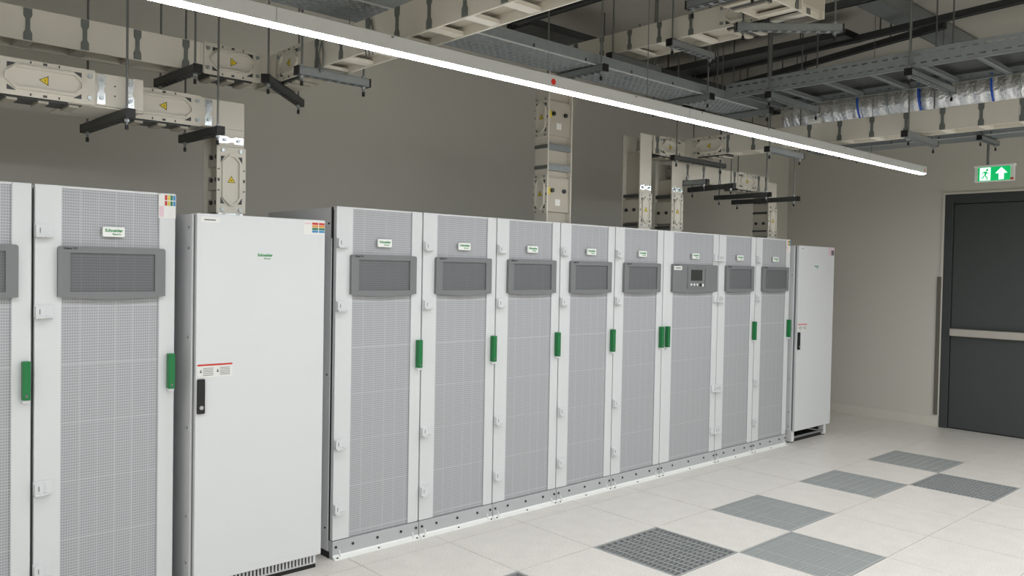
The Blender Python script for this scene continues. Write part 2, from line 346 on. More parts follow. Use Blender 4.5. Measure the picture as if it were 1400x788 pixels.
def mesh_cabinet(x0, x1, label, hinge='L', control=False, stick=False, left_side=False):
    wd = x1-x0; t = thing('mesh_door_cabinet', label, 'cabinet', (x0, YD, 0), 'mesh-door cabinets in the row')
    D = .827
    g = .0045
    link('body', cached(('body', round(wd, 3)), lambda: MB().box(.001, wd-.001, .045, D, .02, H-.004), 'body'), 'cab_side', t, bevel=.003)
    link('door_gap', cached(('gap', round(wd, 3)), lambda: MB().box(.004, wd-.004, .030, .045, .03, H-.02), 'door_gap'), 'rubber_gap', t)
    if control: ml, mr = .13, wd-.082
    else: ml, mr = .108, wd-.077
    zt = H-.010; zb = ZB+.004
    dl = MB(); dl.box(g, ml, 0, .030, zb, H).box(mr, wd-g, 0, .030, zb, H).box(ml, mr, .004, .030, zt, H)
    dr = link('door', cached(('door', round(wd, 3), control), lambda: dl, 'door'), 'cab_white', t, bevel=.002)
    link('perforated_panel', cached(('perf', round(wd, 3), control), lambda: MB().box(ml, mr, .006, .016, zb, zt).box(ml, ml+.004, .002, .008, zb, zt).box(mr-.004, mr, .002, .008, zb, zt), 'perforated_panel'), 'mesh_grey', dr)
    # bezel
    bl, br = (.100, wd-.040) if control else (.090, wd-.056)
    z0, z1 = 1.470, 1.692; bm_ = (bl+br)/2
    def outline(ins, drop):
        pts = []
        a, b, lo, hi = bl+ins, br-ins, z0+ins, z1-ins; r = .012
        for cx, cz, a0 in ((b-r, hi-r, 0), (a+r, hi-r, 90)):
            for i in range(5): q = math.radians(a0+22.5*i); pts.append((cx+r*math.cos(q), cz+r*math.sin(q)))
        for i in range(11):
            s = i/10; pts.append((a+(b-a)*s, lo-drop*math.sin(math.pi*s)))
        return pts
    if control:
        bz = link('bezel', cached(('bezc', round(wd, 3)), lambda: MB().prism(outline(0, .014), 'y', -.022, .004), 'bezel'), 'bezel_grey', t, bevel=.004)
        cx = (1.936+2.193)/2-x0
        MB().ring(rrect(cx-.128, cx+.128, 1.495, 1.672, .008), rrect(cx-.116, cx+.116, 1.507, 1.660, .006), 'y', -.027, -.020).build('panel_frame', 'bezel_grey', bz)
        MB().box(cx-.079, cx+.079, -.0235, -.0215, 1.560, 1.649).build('screen', 'screen_dark', bz)
        MB().box(cx-.116, cx+.116, -.026, -.0215, 1.545, 1.549).build('rib', 'bezel_grey', bz)
        for i in range(3): MB().cyl((cx-.075+.042*i, -.026, 1.528), (cx-.075+.042*i, -.0215, 1.528), .010).build('button', 'plastic_white', bz)
        MB().cyl((cx+.055, -.026, 1.525), (cx+.055, -.0215, 1.525), .013).build('button', 'black', bz)
        MB().box(cx+.078, cx+.098, -.026, -.0215, 1.512, 1.535).build('button', 'plastic_white', bz)
        nt_ = MB().box(bl+.012, bl+.115, -.024, -.0215, 1.645, 1.677).build('note_label', 'paper', bz)
        MB().box(bl+.03, bl+.095, -.0246, -.0238, 1.657, 1.665).build('print', 'clip_grey', nt_)
    else:
        def bez():
            o = outline(0, .014); mb = MB()
            a, b, lo, hi = bl+.047, br-.047, 1.492, 1.664
            # inner outline sampled to match the outer one point for point
            inn = [(b, hi)]*5 + [(a, hi)]*5 + [(a+(b-a)*i/10, lo) for i in range(11)]
            return mb.ring(o, inn, 'y', -.022, .004)
        bz = link('bezel', cached(('bez', round(wd, 3)), bez, 'bezel'), 'bezel_grey', t)
        link('mesh_window', cached(('bwin', round(wd, 3)), lambda: MB().box(bl+.044, br-.044, -.014, .003, 1.489, 1.667), 'mesh_window'), 'mesh_bezel', bz)
    text('Galaxy VX', .013, bz, (bl+.048, -.0228, 1.683), 'black', bold=.0003)
    build_badge(t, (bl+br)/2, 1.762)
    # hinges: block with a wedge-shaped leaf below
    for z in (1.757, 1.408, .643, .283):
        def hm():
            m = MB().box(0, .074, -.012, .001, -.024, .028).box(.002, .036, -.028, -.010, -.024, .022)
            m.prism([(0, -.003), (0, -.044), (.030, -.044), (.074, -.012), (.074, -.003)], 'z', -.030, -.022); return m
        if hinge == 'L': ho = link('hinge', cached('hingeL', hm, 'hinge'), 'cab_white', t, (.001, 0, z), bevel=.001)
        else:
            def hr():
                m = hm(); m.v = [(-x, y, q) for x, y, q in m.v]; return m
            ho = link('hinge', cached('hingeR', hr, 'hinge'), 'cab_white', t, (wd-.001, 0, z), bevel=.001)
        sx = -1 if hinge == 'R' else 1
        link('pin', cached('pin', lambda: MB().box(-.0015, .0015, -.0295, -.027, -.012, .010), 'pin'), 'clip_grey', ho, (sx*.018, 0, 0))
    hx = wd-.026 if hinge == 'L' else .052
    ho = link('handle', cached('handle', lambda: MB().prism(rrect(-.0155, .0155, 1.030, 1.196, .003, 2), 'y', -.034, -.003), 'handle'), 'green', t, (hx, 0, 0), bevel=.003)
    link('lock', cached('lock', lambda: MB().cyl((0, -.036, 1.048), (0, -.033, 1.048), .006, 10), 'lock'), 'clip_grey', ho)
    link('cap', cached('hcap', lambda: MB().box(-.014, .014, -.026, .001, 1.016, 1.031), 'cap'), 'cab_side', ho, bevel=.002)
    # base plate with flange on the floor
    bp = link('base_plate', cached(('base', round(wd, 3)), lambda: MB().box(.0025, wd-.0025, -.006, .04, .004, ZB), 'base_plate'), 'cab_base', t, bevel=.0015)
    link('floor_flange', cached(('flange', round(wd, 3)), lambda: MB().prism([(-.034, .0), (-.034, .004), (-.012, .014), (-.006, .022), (-.006, .0)], 'x', .003, wd-.003)
         .prism([(-.028, .005), (-.006, .005), (-.006, .046)], 'x', .044, .048).prism([(-.028, .005), (-.006, .005), (-.006, .046)], 'x', wd-.048, wd-.044), 'floor_flange'), 'plastic_white', bp)
    n = 5
    for i in range(n):
        s = (.022, .15, .5, .85, wd-.022)[i] if False else .022+(wd-.044)*(0, .2, .5, .8, 1)[i]
        link('bolt', cached('bolt', lambda: MB().cyl((0, -.012, 0), (0, -.005, 0), .0075, 8), 'bolt'), 'dark_bolt', bp, (s, 0, .066))
    for s in (.024, wd*.5, wd-.024):
        link('floor_bolt', cached('fbolt', lambda: MB().cyl((0, -.026, .006), (0, -.022, .012), .006, 8), 'floor_bolt'), 'dark_bolt', bp, (s, 0, 0))
    if stick == 'V': sticker(t, wd-.083, wd-.003, 1.838, 1.950, 0, True)
    if left_side:
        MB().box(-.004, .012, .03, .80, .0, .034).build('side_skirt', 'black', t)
        for z in (1.862, 1.02, .16): link('side_screw', cached('sscrew', lambda: MB().cyl((-.003, 0, 0), (.002, 0, 0), .006, 8), 'side_screw'), 'dark_bolt', t, (0, .075, z))
        MB().box(-.002, .002, .030, .046, 1.78, H-.004).build('door_gasket', 'black', t)
    return t
XS = [-1.281, -.6945, -.108, .4795, 1.060, 1.6445, 2.412, 3.000, 3.604]
LB = ['mesh-door cabinet with its side showing, right next to the wide plain white cabinet',
      'mesh-door cabinet second to the right of the wide plain white cabinet',
      'mesh-door cabinet third to the right of the wide plain white cabinet',
      'mesh-door cabinet two to the left of the one with the control screen',
      'mesh-door cabinet directly left of the one with the control screen',
      'wider mesh-door cabinet with a small control screen and buttons on its bezel',
      'mesh-door cabinet directly right of the one with the control screen',
      'last mesh-door cabinet of the row, beside the narrow-looking plain cabinet at the end']
for i in range(8):
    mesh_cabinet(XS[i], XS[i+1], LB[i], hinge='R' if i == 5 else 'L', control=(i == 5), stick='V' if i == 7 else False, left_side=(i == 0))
mesh_cabinet(-2.742, -2.142, 'mesh-door cabinet with a colour-coded sticker, left of the wide plain white cabinet', stick='V')
mesh_cabinet(-3.344, -2.746, 'mesh-door cabinet cut off by the left picture edge')

def warn_label(t, x0, x1, z0, z1, y):
    s = MB().box(x0, x1, y-.001, y, z0, z1).build('warning_label', 'paper', t)
    wd, ht = x1-x0, z1-z0
    MB().box(x0, x1, y-.002, y-.0008, z1-ht*.13, z1).build('print', 'ink_red', s)
    p = MB()
    for a in (.06, .54):
        p.prism([(x0+wd*a, z0+ht*.36), (x0+wd*(a+.07), z0+ht*.36), (x0+wd*(a+.035), z0+ht*.62)], 'y', y-.002, y-.0008)
        for k in range(5): p.box(x0+wd*(a+.10), x0+wd*(a+.39), y-.002, y-.0008, z0+ht*(.14+.13*k), z0+ht*(.18+.13*k))
    p.build('print', 'ink', s)
def plain_cabinet(x0, x1, y0, z0, z1, label, kind):
    wd = x1-x0; t = thing('plain_cabinet', label, 'cabinet', (x0, y0, 0))
    yb = 1.61-y0
    MB().box(-.008, wd-.004, .040, yb, z0+.0, z1-.002).build('body', 'cab_side', t, bevel=.003)
    MB().box(.000, wd-.006, .024, .040, z0+.01, z1-.006).build('door_gap', 'bezel_grey', t)
    dr = MB().box(0, wd, 0, .024, z0, z1).build('door', 'cab_white', t, bevel=.003)
    hd = MB().prism(rrect(.006, .042, .905, 1.072, .004, 2), 'y', -.014, .0).build('handle', 'black', dr, bevel=.002)
    MB().cyl((.024, -.017, .935), (.024, -.0135, .935), .010).build('lock', 'zinc', hd)
    if kind == 'big':
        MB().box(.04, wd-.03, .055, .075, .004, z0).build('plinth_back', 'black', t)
        for i in range(32):
            a = .03+i*(wd-.05)/32
            link('grille_slat', cached('gslat', lambda: MB().box(0, .009, .045, .056, .024, z0-.001), 'grille_slat'), 'cab_side', t, (a, 0, 0))
        MB().box(.03, wd-.01, .038, .06, .0, .020).build('grille_gap_shade', 'black', t); MB().box(.03, wd-.01, .042, .058, .020, .026).build('grille_sill', 'cab_side', t)  # black strip stands in for the shaded gap between grille and floor
        for a, b in ((-.006, .03), (wd-.02, wd-.006)): MB().box(a, b, .046, yb, .0, z0).build('plinth_side', 'cab_side', t)
        for z in (1.80, 1.70, 1.27, .83, .40, .17): link('side_screw', cached('sscrew2', lambda: MB().cyl((-.012, .075, 0), (-.007, .075, 0), .007, 8), 'side_screw'), 'zinc', t, (0, 0, z))
        warn_label(dr, .008, .180, 1.078, 1.142, 0)
        sticker(dr, wd-.126, wd-.002, z1-.078, z1-.006, 0, False)
        nm = MB().box(.018, .110, -.001, 0, z1-.042, z1-.016).build('name_label', 'paper', dr)
        MB().box(.034, .090, -.0016, -.0008, z1-.033, z1-.027).build('print', 'clip_grey', nm)
        cx = .345; zz = 1.668
    else:
        for xa in (.0, wd-.07):
            MB().box(xa, xa+.05, .03, .09, .012, z0).build('foot', 'cab_side', t, bevel=.003)
            MB().cyl((xa+.025, .06, .0), (xa+.025, .06, .014), .026, 10).build('foot_pad', 'clip_grey', t)
        MB().box(.05, wd-.07, .035, .05, .040, .058).build('front_rail', 'zinc', t)
        MB().box(.02, wd-.02, .30, .32, .008, z0).build('plinth_back', 'strut_dark', t); MB().box(.03, wd-.05, .06, .30, .0, .034).build('underside_shade', 'black', t)  # low black box stands in for the shadow under the cabinet
        for a, b in ((.005, .03), (wd-.03, wd-.005)): MB().box(a, b, .10, yb, .04, z0).build('side_rail', 'strut_grey', t)
        for z in (1.62, 1.10, .62, .30, .16): link('side_screw', cached('sscrew3', lambda: MB().cyl((-.012, .06, 0), (-.007, .06, 0), .007, 8), 'side_screw'), 'zinc', t, (0, 0, z))
        warn_label(dr, .010, .185, 1.085, 1.150, 0)
        s = MB().box(wd-.125, wd-.004, -.001, 0, z1-.085, z1-.010).build('sticker', 'paper_pink', dr)
        MB().box(wd-.07, wd-.015, -.002, -.0008, z1-.08, z1-.03).build('print', 'ink', s)
        nm = MB().box(.03, .10, -.001, 0, z1-.040, z1-.020).build('name_label', 'paper', dr)
        MB().box(.04, .09, -.0016, -.0008, z1-.033, z1-.027).build('print', 'clip_grey', nm)
        cx = .345; zz = 1.705
    text('Schneider', .020, dr, (cx, -.0004, zz+.006), 'print_green', bold=.0008)
    text('Electric', .012, dr, (cx+.012, -.0004, zz-.011), 'print_green', bold=.0002)
plain_cabinet(-2.075, -1.394, .70, .080, 1.867, 'wide plain white cabinet with black handle standing among the mesh-door cabinets', 'big')
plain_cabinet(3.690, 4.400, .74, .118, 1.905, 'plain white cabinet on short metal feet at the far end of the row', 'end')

# ------------------------------------------------------------------ busbar trunking
XA, YA, ZA = Vector((1, 0, 0)), Vector((0, 1, 0)), Vector((0, 0, 1))
def trunk_seg(t, p, q, n, W=.145, D=.18, web=True, clips=(), clip_mat='clip_grey', bars=True, plates=(1, 1), extra=(0, 0)):
    """straight length from p to q: corner line of the front plate's lower edge.
       l along the run, n from the front plate to the rear plate, h across the plate."""
    org = t.location; p, q = Vector(p), Vector(q); l = (q-p); L = l.length; l = l/L; n = Vector(n)
    h = ZA if abs(l.z) < .5 else (XA if abs(n.x) < .5 else YA)
    fr = (p, l, n, h); pt = .010
    MB(org, fr).box(-extra[0], L+extra[1], 0, pt, 0, W).build('side_plate', 'trunk_cream', t, bevel=.0015)
    MB(org, fr).box(-extra[0], L+extra[1], D-pt, D, 0, W).build('side_plate', 'trunk_cream', t, bevel=.0015)
    if web: MB(org, fr).box(0, L, pt, D-pt, W*.26, W*.74).build('web', 'trunk_web', t)
    for c in clips:
        for a, b in ((-.005, 0), (D, D+.005)):
            MB(org, fr).prism([(c-.017, .004), (c+.017, .004), (c+.017, W*.24), (c+.009, W*.34), (c+.009, W*.66), (c+.017, W*.76), (c+.017, W-.004),
                               (c-.017, W-.004), (c-.017, W*.76), (c-.009, W*.66), (c-.009, W*.34), (c-.017, W*.24)], 'y', a, b).build('clamp', clip_mat, t)
        if bars:
            for a, b in ((.004, W*.14), (W*.86, W-.004)):
                MB(org, fr).box(c-.028, c+.028, pt, D-pt, a, b).build('crossbar', 'trunk_cream', t)
    return fr
def cover(t, p, l, n, h, L=.30, W=.145, off=.008, sign=True, flip=False):
    """embossed joint cover on the plate whose outer face starts at p; n points away from the plate"""
    org = t.location; l, n, h = Vector(l), Vector(n), Vector(h); fr = (Vector(p), l, n, h)
    c = MB(org, fr).box(0, L, 0, off, -.006, W+.006).build('cover_plate', 'trunk_cream', t, bevel=.002)
    cx, cz = L/2, W/2; a, b = L*.37, W*.31; k = W*.24
    def octo(e): return [(cx-a-e, cz-b+k), (cx-a+k, cz-b-e), (cx+a-k, cz-b-e), (cx+a+e, cz-b+k), (cx+a+e, cz+b-k), (cx+a-k, cz+b+e), (cx-a+k, cz+b+e), (cx-a-e, cz+b-k)]
    MB(org, fr).ring(octo(.007), octo(-.005), 'y', off-.001, off+.012).build('embossing', 'trunk_cream', c)
    for sx in (-1, 1):
        for sz in (-1, 1):
            x = cx+sx*L*.36; z = cz+sz*W*.40
            MB(org, fr).prism([(x, z), (x-sx*.034, z), (x, z-sz*.022)], 'y', off-.001, off+.001).build('notch', 'strut_dark', c)
            MB(org, fr).cyl((cx+sx*L*.445, off, cz+sz*W*.33), (cx+sx*L*.445, off+.008, cz+sz*W*.33), .010, 8).build('bolt', 'zinc', c)
    for dx in (-.055, 0, .055):
        for z in (.004, W-.004): MB(org, fr).box(cx+dx-(.008 if dx == 0 else .003), cx+dx+(.008 if dx == 0 else .003), off-.001, off+.001, z-.005, z+.005).build('slot', 'strut_dark', c)
    if sign:
        s = .021
        up = [(0, 1.15), (-1, -.6), (1, -.6)]
        rot = {0: up, 1: [(1.15, 0), (-.6, 1), (-.6, -1)], 2: [(-1.15, 0), (.6, 1), (.6, -1)]}[flip if isinstance(flip, int) else 0]
        w_ = MB(org, fr).prism([(cx+x*s, cz+z*s) for x, z in rot], 'y', off, off+.0015).build('warning_sign', 'warn_yellow', c)
        MB(org, fr).ring([(cx+x*s*1.0, cz+z*s*1.0) for x, z in rot], [(cx+x*s*.80, cz+z*s*.80) for x, z in rot], 'y', off+.001, off+.002).build('border', 'black', w_)
        MB(org, fr).prism([(cx-.002, cz-.009), (cx+.003, cz-.001), (cx-.003, cz-.0005), (cx+.002, cz+.008), (cx-.004, cz+.0015), (cx+.001, cz+.001)], 'y', off+.001, off+.002).build('symbol', 'black', w_)
    # clamping block hanging out of the joint between the plates
    return c
def joint_under(t, p, l, n, L, D, W):
    org = t.location; fr = (Vector(p), Vector(l), Vector(n), ZA)
    MB(org, fr).box(L*.12, L*.88, .015, D-.015, -.012, W*.3).build('joint_block', 'strut_dark', t)
    for a in (.2, .5, .8): MB(org, fr).box(L*a-.02, L*a+.02, .02, D-.02, -.022, -.010).build('joint_tab', 'trunk_web', t)
def steel_bar(t, p, l, n, h, Ln=.0175, W=.145):
    org = t.location; fr = (Vector(p), Vector(l), Vector(n), Vector(h))
    a = Ln*.62; z1_, z2_ = .006, W-.006
    s = MB(org, fr).prism([(-Ln, z1_), (Ln, z1_), (Ln, W*.36), (a, W*.44), (a, W*.56), (Ln, W*.64), (Ln, z2_), (-Ln, z2_), (-Ln, W*.64), (-a, W*.56), (-a, W*.44), (-Ln, W*.36)], 'y', 0, .004).build('joint_bar', 'zinc_bright', t)
    for z in (W*.24, W*.76): MB(org, fr).cyl((0, .003, z), (0, .013, z), .009, 8).build('bolt', 'zinc', s)
G1 = 'busbar trunk runs under the ceiling'
NX, NY = Vector((-1, 0, 0)), Vector((0, -1, 0))
# --- A: along the back on the left, then turning out over the room
tA = thing('busbar_trunk', 'cream busbar trunk high at the left that turns a corner over the room', 'busbar trunk', (-2.0, 1.0, 2.60), G1)
zA = 2.600
trunk_seg(tA, (-6.0, .97, zA), (-1.96, .97, zA), YA, clips=[3.27-.232*i for i in range(14)]+[3.502, 3.734, 3.965], W=.148)
trunk_seg(tA, (-1.96, .97, zA), (-1.58, .97, zA), YA, W=.148)
cover(tA, (-1.945, .97, zA), XA, NY, ZA, W=.148, flip=1)
joint_under(tA, (-1.945, .97, zA), XA, YA, .30, .18, .148)
trunk_seg(tA, (-1.58, -2.6, zA), (-1.58, 1.14, zA), XA, D=.168, W=.148, clips=[3.07-.232*i for i in range(13)])
cover(tA, (-1.58, .62, zA), YA, NX, ZA, W=.148, L=.26, flip=1)
joint_under(tA, (-1.58, .60, zA), YA, XA, .30, .168, .148)
MB(tA.location).box(-1.588, -1.582, .90, .96, zA, zA+.148).build('corner_plate', 'trunk_cream', tA)
MB(tA.location).box(-1.588, -1.402, .93, 1.158, zA-.006, zA-.001).build('corner_bottom', 'trunk_web', tA)
for yy, a in ((-.02, .012), (-.045, -.016), (.005, .02), (.42, .015), (.40, -.012)):
    MB(tA.location).cyl((-1.587, yy, zA-.03), (-1.592, yy+a, zA+.06), .004, 6).cyl((-1.592, yy+a, zA+.06), (-1.588, yy-a, zA+.13), .004, 6).build('cable_tie', 'clip_grey', tA)
# --- B: below it, dropping into the plain cabinet
zB = 2.333
tB = thing('busbar_trunk', 'cream busbar trunk at the left that drops into the wide plain white cabinet', 'busbar trunk', (-1.78, 1.09, 1.867), G1)
trunk_seg(tB, (-6.0, .82, zB), (-2.285, .82, zB), YA)
cover(tB, (-2.895, .82, zB), XA, NY, ZA, L=.40, flip=2); joint_under(tB, (-2.895, .82, zB), XA, YA, .40, .18, .145)
for x in (-2.468, -2.345): steel_bar(tB, (x, .82, zB), XA, NY, ZA)
for x, z in ((-2.41, .05), (-2.41, .095)): MB(tB.location).cyl((x, .815, zB+z), (x, .82, zB+z), .004, 6).build('rivet', 'clip_grey', tB)
MB(tB.location).box(-2.60, -2.285, .83, 1.18, zB-.008, zB-.001).build('jog_plate', 'trunk_cream', tB)
trunk_seg(tB, (-2.56, 1.003, zB), (-1.857, 1.003, zB), YA, extra=(0, .145))
cover(tB, (-2.315, 1.003, zB), XA, NY, ZA, L=.37, flip=2); joint_under(tB, (-2.315, 1.003, zB), XA, YA, .37, .18, .145)
steel_bar(tB, (-1.905, 1.003, zB), XA, NY, ZA)
trunk_seg(tB, (-1.857, 1.003, 1.867), (-1.857, 1.003, zB-.0005), YA)
cover(tB, (-1.857, .999, 1.893), ZA, NY, XA, L=.345, flip=1)
steel_bar(tB, (-1.857, .999, 2.275), ZA, NY, XA, Ln=.018); steel_bar(tB, (-1.857, .999, 1.885), ZA, NY, XA, Ln=.014)
for z in (1.90, 2.02, 2.14): 
    MB(tB.location).box(-1.835, -1.800, 1.013, 1.173, z, z+.07).build('joint_block', 'trunk_web', tB)
    for y in (1.05, 1.12): MB(tB.location).cyl((-1.846, y, z+.05), (-1.835, y, z+.05), .012, 8).build('bolt', 'dark_bolt', tB)
# --- C: riser from the third cabinet, run over the room, corner at the top
zD, DC, WC = 3.02, .245, .13
tC = thing('busbar_trunk', 'cream busbar riser behind the cabinets in mid picture that turns out overhead', 'busbar trunk', (.57, .97, H), G1)
trunk_seg(tC, (.455, .90, H), (.455, .90, zD), XA, W=WC, D=DC, extra=(0, .13))
for z in (2.02, 2.56):
    cover(tC, (.455, .90, z), ZA, NX, YA, L=.28, W=WC, flip=1)
    cb = MB(tC.location).box(.467, .688, .916, .936, z+.02, z+.26).build('joint_block', 'trunk_web', tC)
    for x in (.515, .635): MB(tC.location).cyl((x, .900, z+.17), (x, .916, z+.17), .015, 8).build('bolt', 'dark_bolt', cb)
    MB(tC.location).box(.55, .60, 0.9145, .9165, z+.065, z+.11).build('paper_tag', 'paper', cb)
    MB(tC.location).box(.478, .502, 0.9145, .9165, z+.14, z+.19).build('paper_tag', 'ink_yellow', cb)
for z in (2.35, 2.495):
    MB(tC.location).box(.467, .688, .908, .930, z-.02, z+.025).build('cross_strap', 'strut_grey', tC)
    MB(tC.location).box(.449, .455, .90, 1.03, z-.012, z+.012).build('clamp', 'clip_grey', tC)
trunk_seg(tC, (.43, -1.0, zD), (.43, 1.03, zD), XA, W=WC, D=DC, clips=[.698+.232*i for i in range(6)])
cover(tC, (.43, -.80, zD), YA, NX, ZA, L=.30, W=WC, flip=1); joint_under(tC, (.43, -.80, zD), YA, XA, .30, DC, WC)
trunk_seg(tC, (-4.6, -.975, zD), (.675, -.975, zD), YA, W=WC, D=.23, clips=[.2+.232*i for i in range(19)]+[5.02, 5.14])
joint_under(tC, (-.1, -.975, zD), XA, YA, .34, .23, WC)
# --- F1 / G: riser, short run, then long run across the room
zG = 2.582
tG = thing('busbar_trunk', 'cream busbar trunk at the right running towards the far wall above the exit door side', 'busbar trunk', (1.61, 1.04, H), G1)
trunk_seg(tG, (1.535, .95, H), (1.535, .95, zG), YA, extra=(0, .145))
cover(tG, (1.535, .95, 1.985), ZA, NY, XA, L=.27, flip=1)
steel_bar(tG, (1.535, .95, 2.30), ZA, NY, XA, Ln=.018)
for bb in ((1.533, 1.538, .965, 1.115, 2.22, 2.245), (1.533, 1.538, .965, 1.115, 1.99, 2.01)): MB(tG.location).box(*bb).build('cross_strap', 'strut_dark', tG)
jb = MB(tG.location).box(1.536, 1.56, .962, 1.118, 2.02, 2.20).build('joint_block', 'trunk_web', tG)
for y in (1.0, 1.08): MB(tG.location).cyl((1.526, y, 2.12), (1.536, y, 2.12), .014, 8).build('bolt', 'dark_bolt', jb)
trunk_seg(tG, (1.70, .95, zG), (2.31, .95, zG), YA)
cover(tG, (1.775, .95, zG), XA, NY, ZA, L=.27, flip=1); joint_under(tG, (1.775, .95, zG), XA, YA, .27, .18, .145)
MB(tG.location).prism([(1.725, zG+.004), (1.765, zG+.004), (1.765, zG+.035), (1.755, zG+.05), (1.755, zG+.095), (1.765, zG+.11), (1.765, zG+.141), (1.725, zG+.141), (1.725, zG+.11), (1.735, zG+.095), (1.735, zG+.05), (1.725, zG+.035)], 'y', .944, .95).build('clamp', 'clip_grey', tG)
trunk_seg(tG, (2.13, -4.2, zG+.012), (2.13, 1.13, zG+.012), XA, clips=[4.74-.2325*i for i in range(16) if i != 2], W=.148)
cover(tG, (2.13, .55, zG+.012), YA, NX, ZA, L=.32, W=.148, flip=1); joint_under(tG, (2.13, .55, zG+.012), YA, XA, .32, .18, .148)
MB(tG.location).box(2.10, 2.17, -.25, -.16, zG+.161, zG+.20).build('junction_box', 'plastic_white', tG, bevel=.006)
# --- F2 / H: bridge between the control cabinet and the last mesh cabinet
zF = 2.400
tF = thing('busbar_trunk', 'cream busbar bridge between the control-screen cabinet and the last mesh cabinet', 'busbar trunk', (2.03, 1.04, H), G1)
trunk_seg(tF, (1.955, .95, H), (1.955, .95, zF), YA, extra=(0, .145))
cover(tF, (1.955, .95, 1.985), ZA, NY, XA, L=.29, flip=1)
steel_bar(tF, (1.955, .95, 2.315), ZA, NY, XA, Ln=.018)
for bb in ((1.953, 1.958, .965, 1.115, 2.24, 2.27), (1.953, 1.958, .965, 1.115, 1.99, 2.01)): MB(tF.location).box(*bb).build('cross_strap', 'strut_dark', tF)
jb = MB(tF.location).box(1.956, 1.98, .962, 1.118, 2.03, 2.21).build('joint_block', 'trunk_web', tF)
for y in (1.0, 1.08): MB(tF.location).cyl((1.946, y, 2.12), (1.956, y, 2.12), .014, 8).build('bolt', 'dark_bolt', jb)
trunk_seg(tF, (2.10, .95, zF), (3.45, .95, zF), YA, clips=(.066, .30, .545, .779, 1.186, 1.315), clip_mat='clip_grey', extra=(0, .02))
for x in (2.166, 2.40, 2.645, 2.879, 3.286, 3.415): MB(tF.location).box(x-.014, x+.014, .940, .946, zF+.010, zF+.045).build('joint_bar', 'zinc_bright', tF)
cover(tF, (2.93, .95, zF), XA, NY, ZA, L=.30, flip=1); joint_under(tF, (2.93, .95, zF), XA, YA, .30, .18, .145)
trunk_seg(tF, (3.471, .95, H), (3.471, .95, zF+.10), YA)
cover(tF, (3.471, .95, 1.985), ZA, NY, XA, L=.29, flip=1)
MB(tF.location).box(3.480, 3.50, .962, 1.118, 1.99, 2.30).build('joint_block', 'trunk_web', tF)
for y in (1.0, 1.08): MB(tF.location).cyl((3.468, y, 2.11), (3.480, y, 2.11), .014, 8).build('bolt', 'dark_bolt', tF)
for bb in ((3.470, 3.474, .965, 1.115, 2.20, 2.22), (3.470, 3.474, .965, 1.115, 2.03, 2.045)): MB(tF.location).box(*bb).build('cross_strap', 'strut_dark', tF)

# ------------------------------------------------------------------ strut hangers
def hanger(p, q, label, ztop=ZC, m='strut_dark', s=.041, rods=(.07, .93), rod_low=.045, capm='black', rod_r=.0055, slots=True):
    p, q = Vector(p), Vector(q); l = q-p; L = l.length; l = l/L; n = ZA.cross(l)
    t = thing('strut_hanger', label, 'strut hanger', p, 'strut hangers on threaded rods'); fr = (p, l, n, ZA); o = p; h = s/2
    # inverted channel: top with slots, two sides, lips
    ch = MB(o, fr).box(0, L, -h, -h+.003, -s, 0).box(0, L, h-.003, h, -s, 0).box(0, L, -h, h, -.003, 0)
    ch.box(0, L, -h, -h+.010, -s, -s+.003).box(0, L, h-.010, h, -s, -s+.003)
    nb = max(2, int(L/.05))
    if slots:
        for i in range(nb): ch.box(L*(i+.3)/nb, L*(i+.7)/nb, -h, h, -s-.001, -s+.002)
    c = ch.build('channel', m, t)
    for a, b in ((-.004, .006), (L-.006, L+.004)): MB(o, fr).box(a, b, -h-.001, h+.001, -s-.001, .001).build('end_cap', capm, t)
    for r in rods:
        x = L*r
        rd = MB(o, fr).cyl((x, 0, -s-rod_low), (x, 0, ztop-p.z), rod_r, 8).build('threaded_rod', 'rod_steel', t)
        MB(o, fr).cyl((x, 0, -s-.014), (x, 0, -s), .011, 6).cyl((x, 0, .0), (x, 0, .012), .011, 6).build('nut', 'zinc', rd)
        MB(o, fr).cyl((x, 0, -s-rod_low-.004), (x, 0, -s-rod_low+.018), .008, 8).build('rod_cap', 'black', rd)
    return t
zh = zA-.013
hanger((-2.05, .77, zh), (-2.07, 1.26, zh), 'black strut hanger left of the embossed cover under the upper left trunk')
hanger((-1.73, .72, zh), (-1.30, 1.17, zh), 'dark strut hanger set diagonally below the corner of the upper left trunk')
hanger((-1.70, .45, zh), (-1.30, .445, zh), 'grey strut hanger under the upper left trunk just past its corner', m='strut_grey')
hanger((-2.365, .745, zB-.009), (-2.385, 1.40, zB-.009), 'black strut hanger under the step in the lower left trunk')
hanger((-1.895, .87, zB-.012), (-1.915, 1.33, zB-.012), 'black strut hanger at the elbow above the wide plain white cabinet')
hanger((.37, -.19, zD-.009), (.82, -.19, zD-.009), 'grey strut hanger under the trunk overhead in the upper middle, nearer one', m='strut_grey')
hanger((.36, .27, zD-.009), (.88, .27, zD-.009), 'grey strut hanger under the overhead trunk close to the perforated tray', m='strut_grey')
hanger((.34, -.66, zD-.024), (.76, -1.06, zD-.024), 'grey strut hanger set diagonally below the top right trunk corner', m='strut_grey')
hanger((-.10, -1.06, zD-.009), (-.10, -.66, zD-.009), 'grey strut hanger at the top picture edge holding the overhead trunk', m='strut_grey')
hanger((1.93, .07, zG-.002), (2.47, .08, zG-.002), 'strut hanger under the right trunk behind the light fitting', m='strut_grey')
hanger((1.90, -.94, zG-.002), (2.47, -.92, zG-.002), 'strut hanger under the right trunk nearer the door', m='strut_grey', rods=(.12, .93))
hanger((1.70, .76, zG-.030), (2.42, .76, zG-.030), 'black strut hanger under the short run above the control-screen cabinet', s=.036)
hanger((2.127, .72, zF-.003), (2.127, 1.24, zF-.003), 'strut hanger at the left elbow of the busbar bridge', m='strut_grey', ztop=zG-.066)
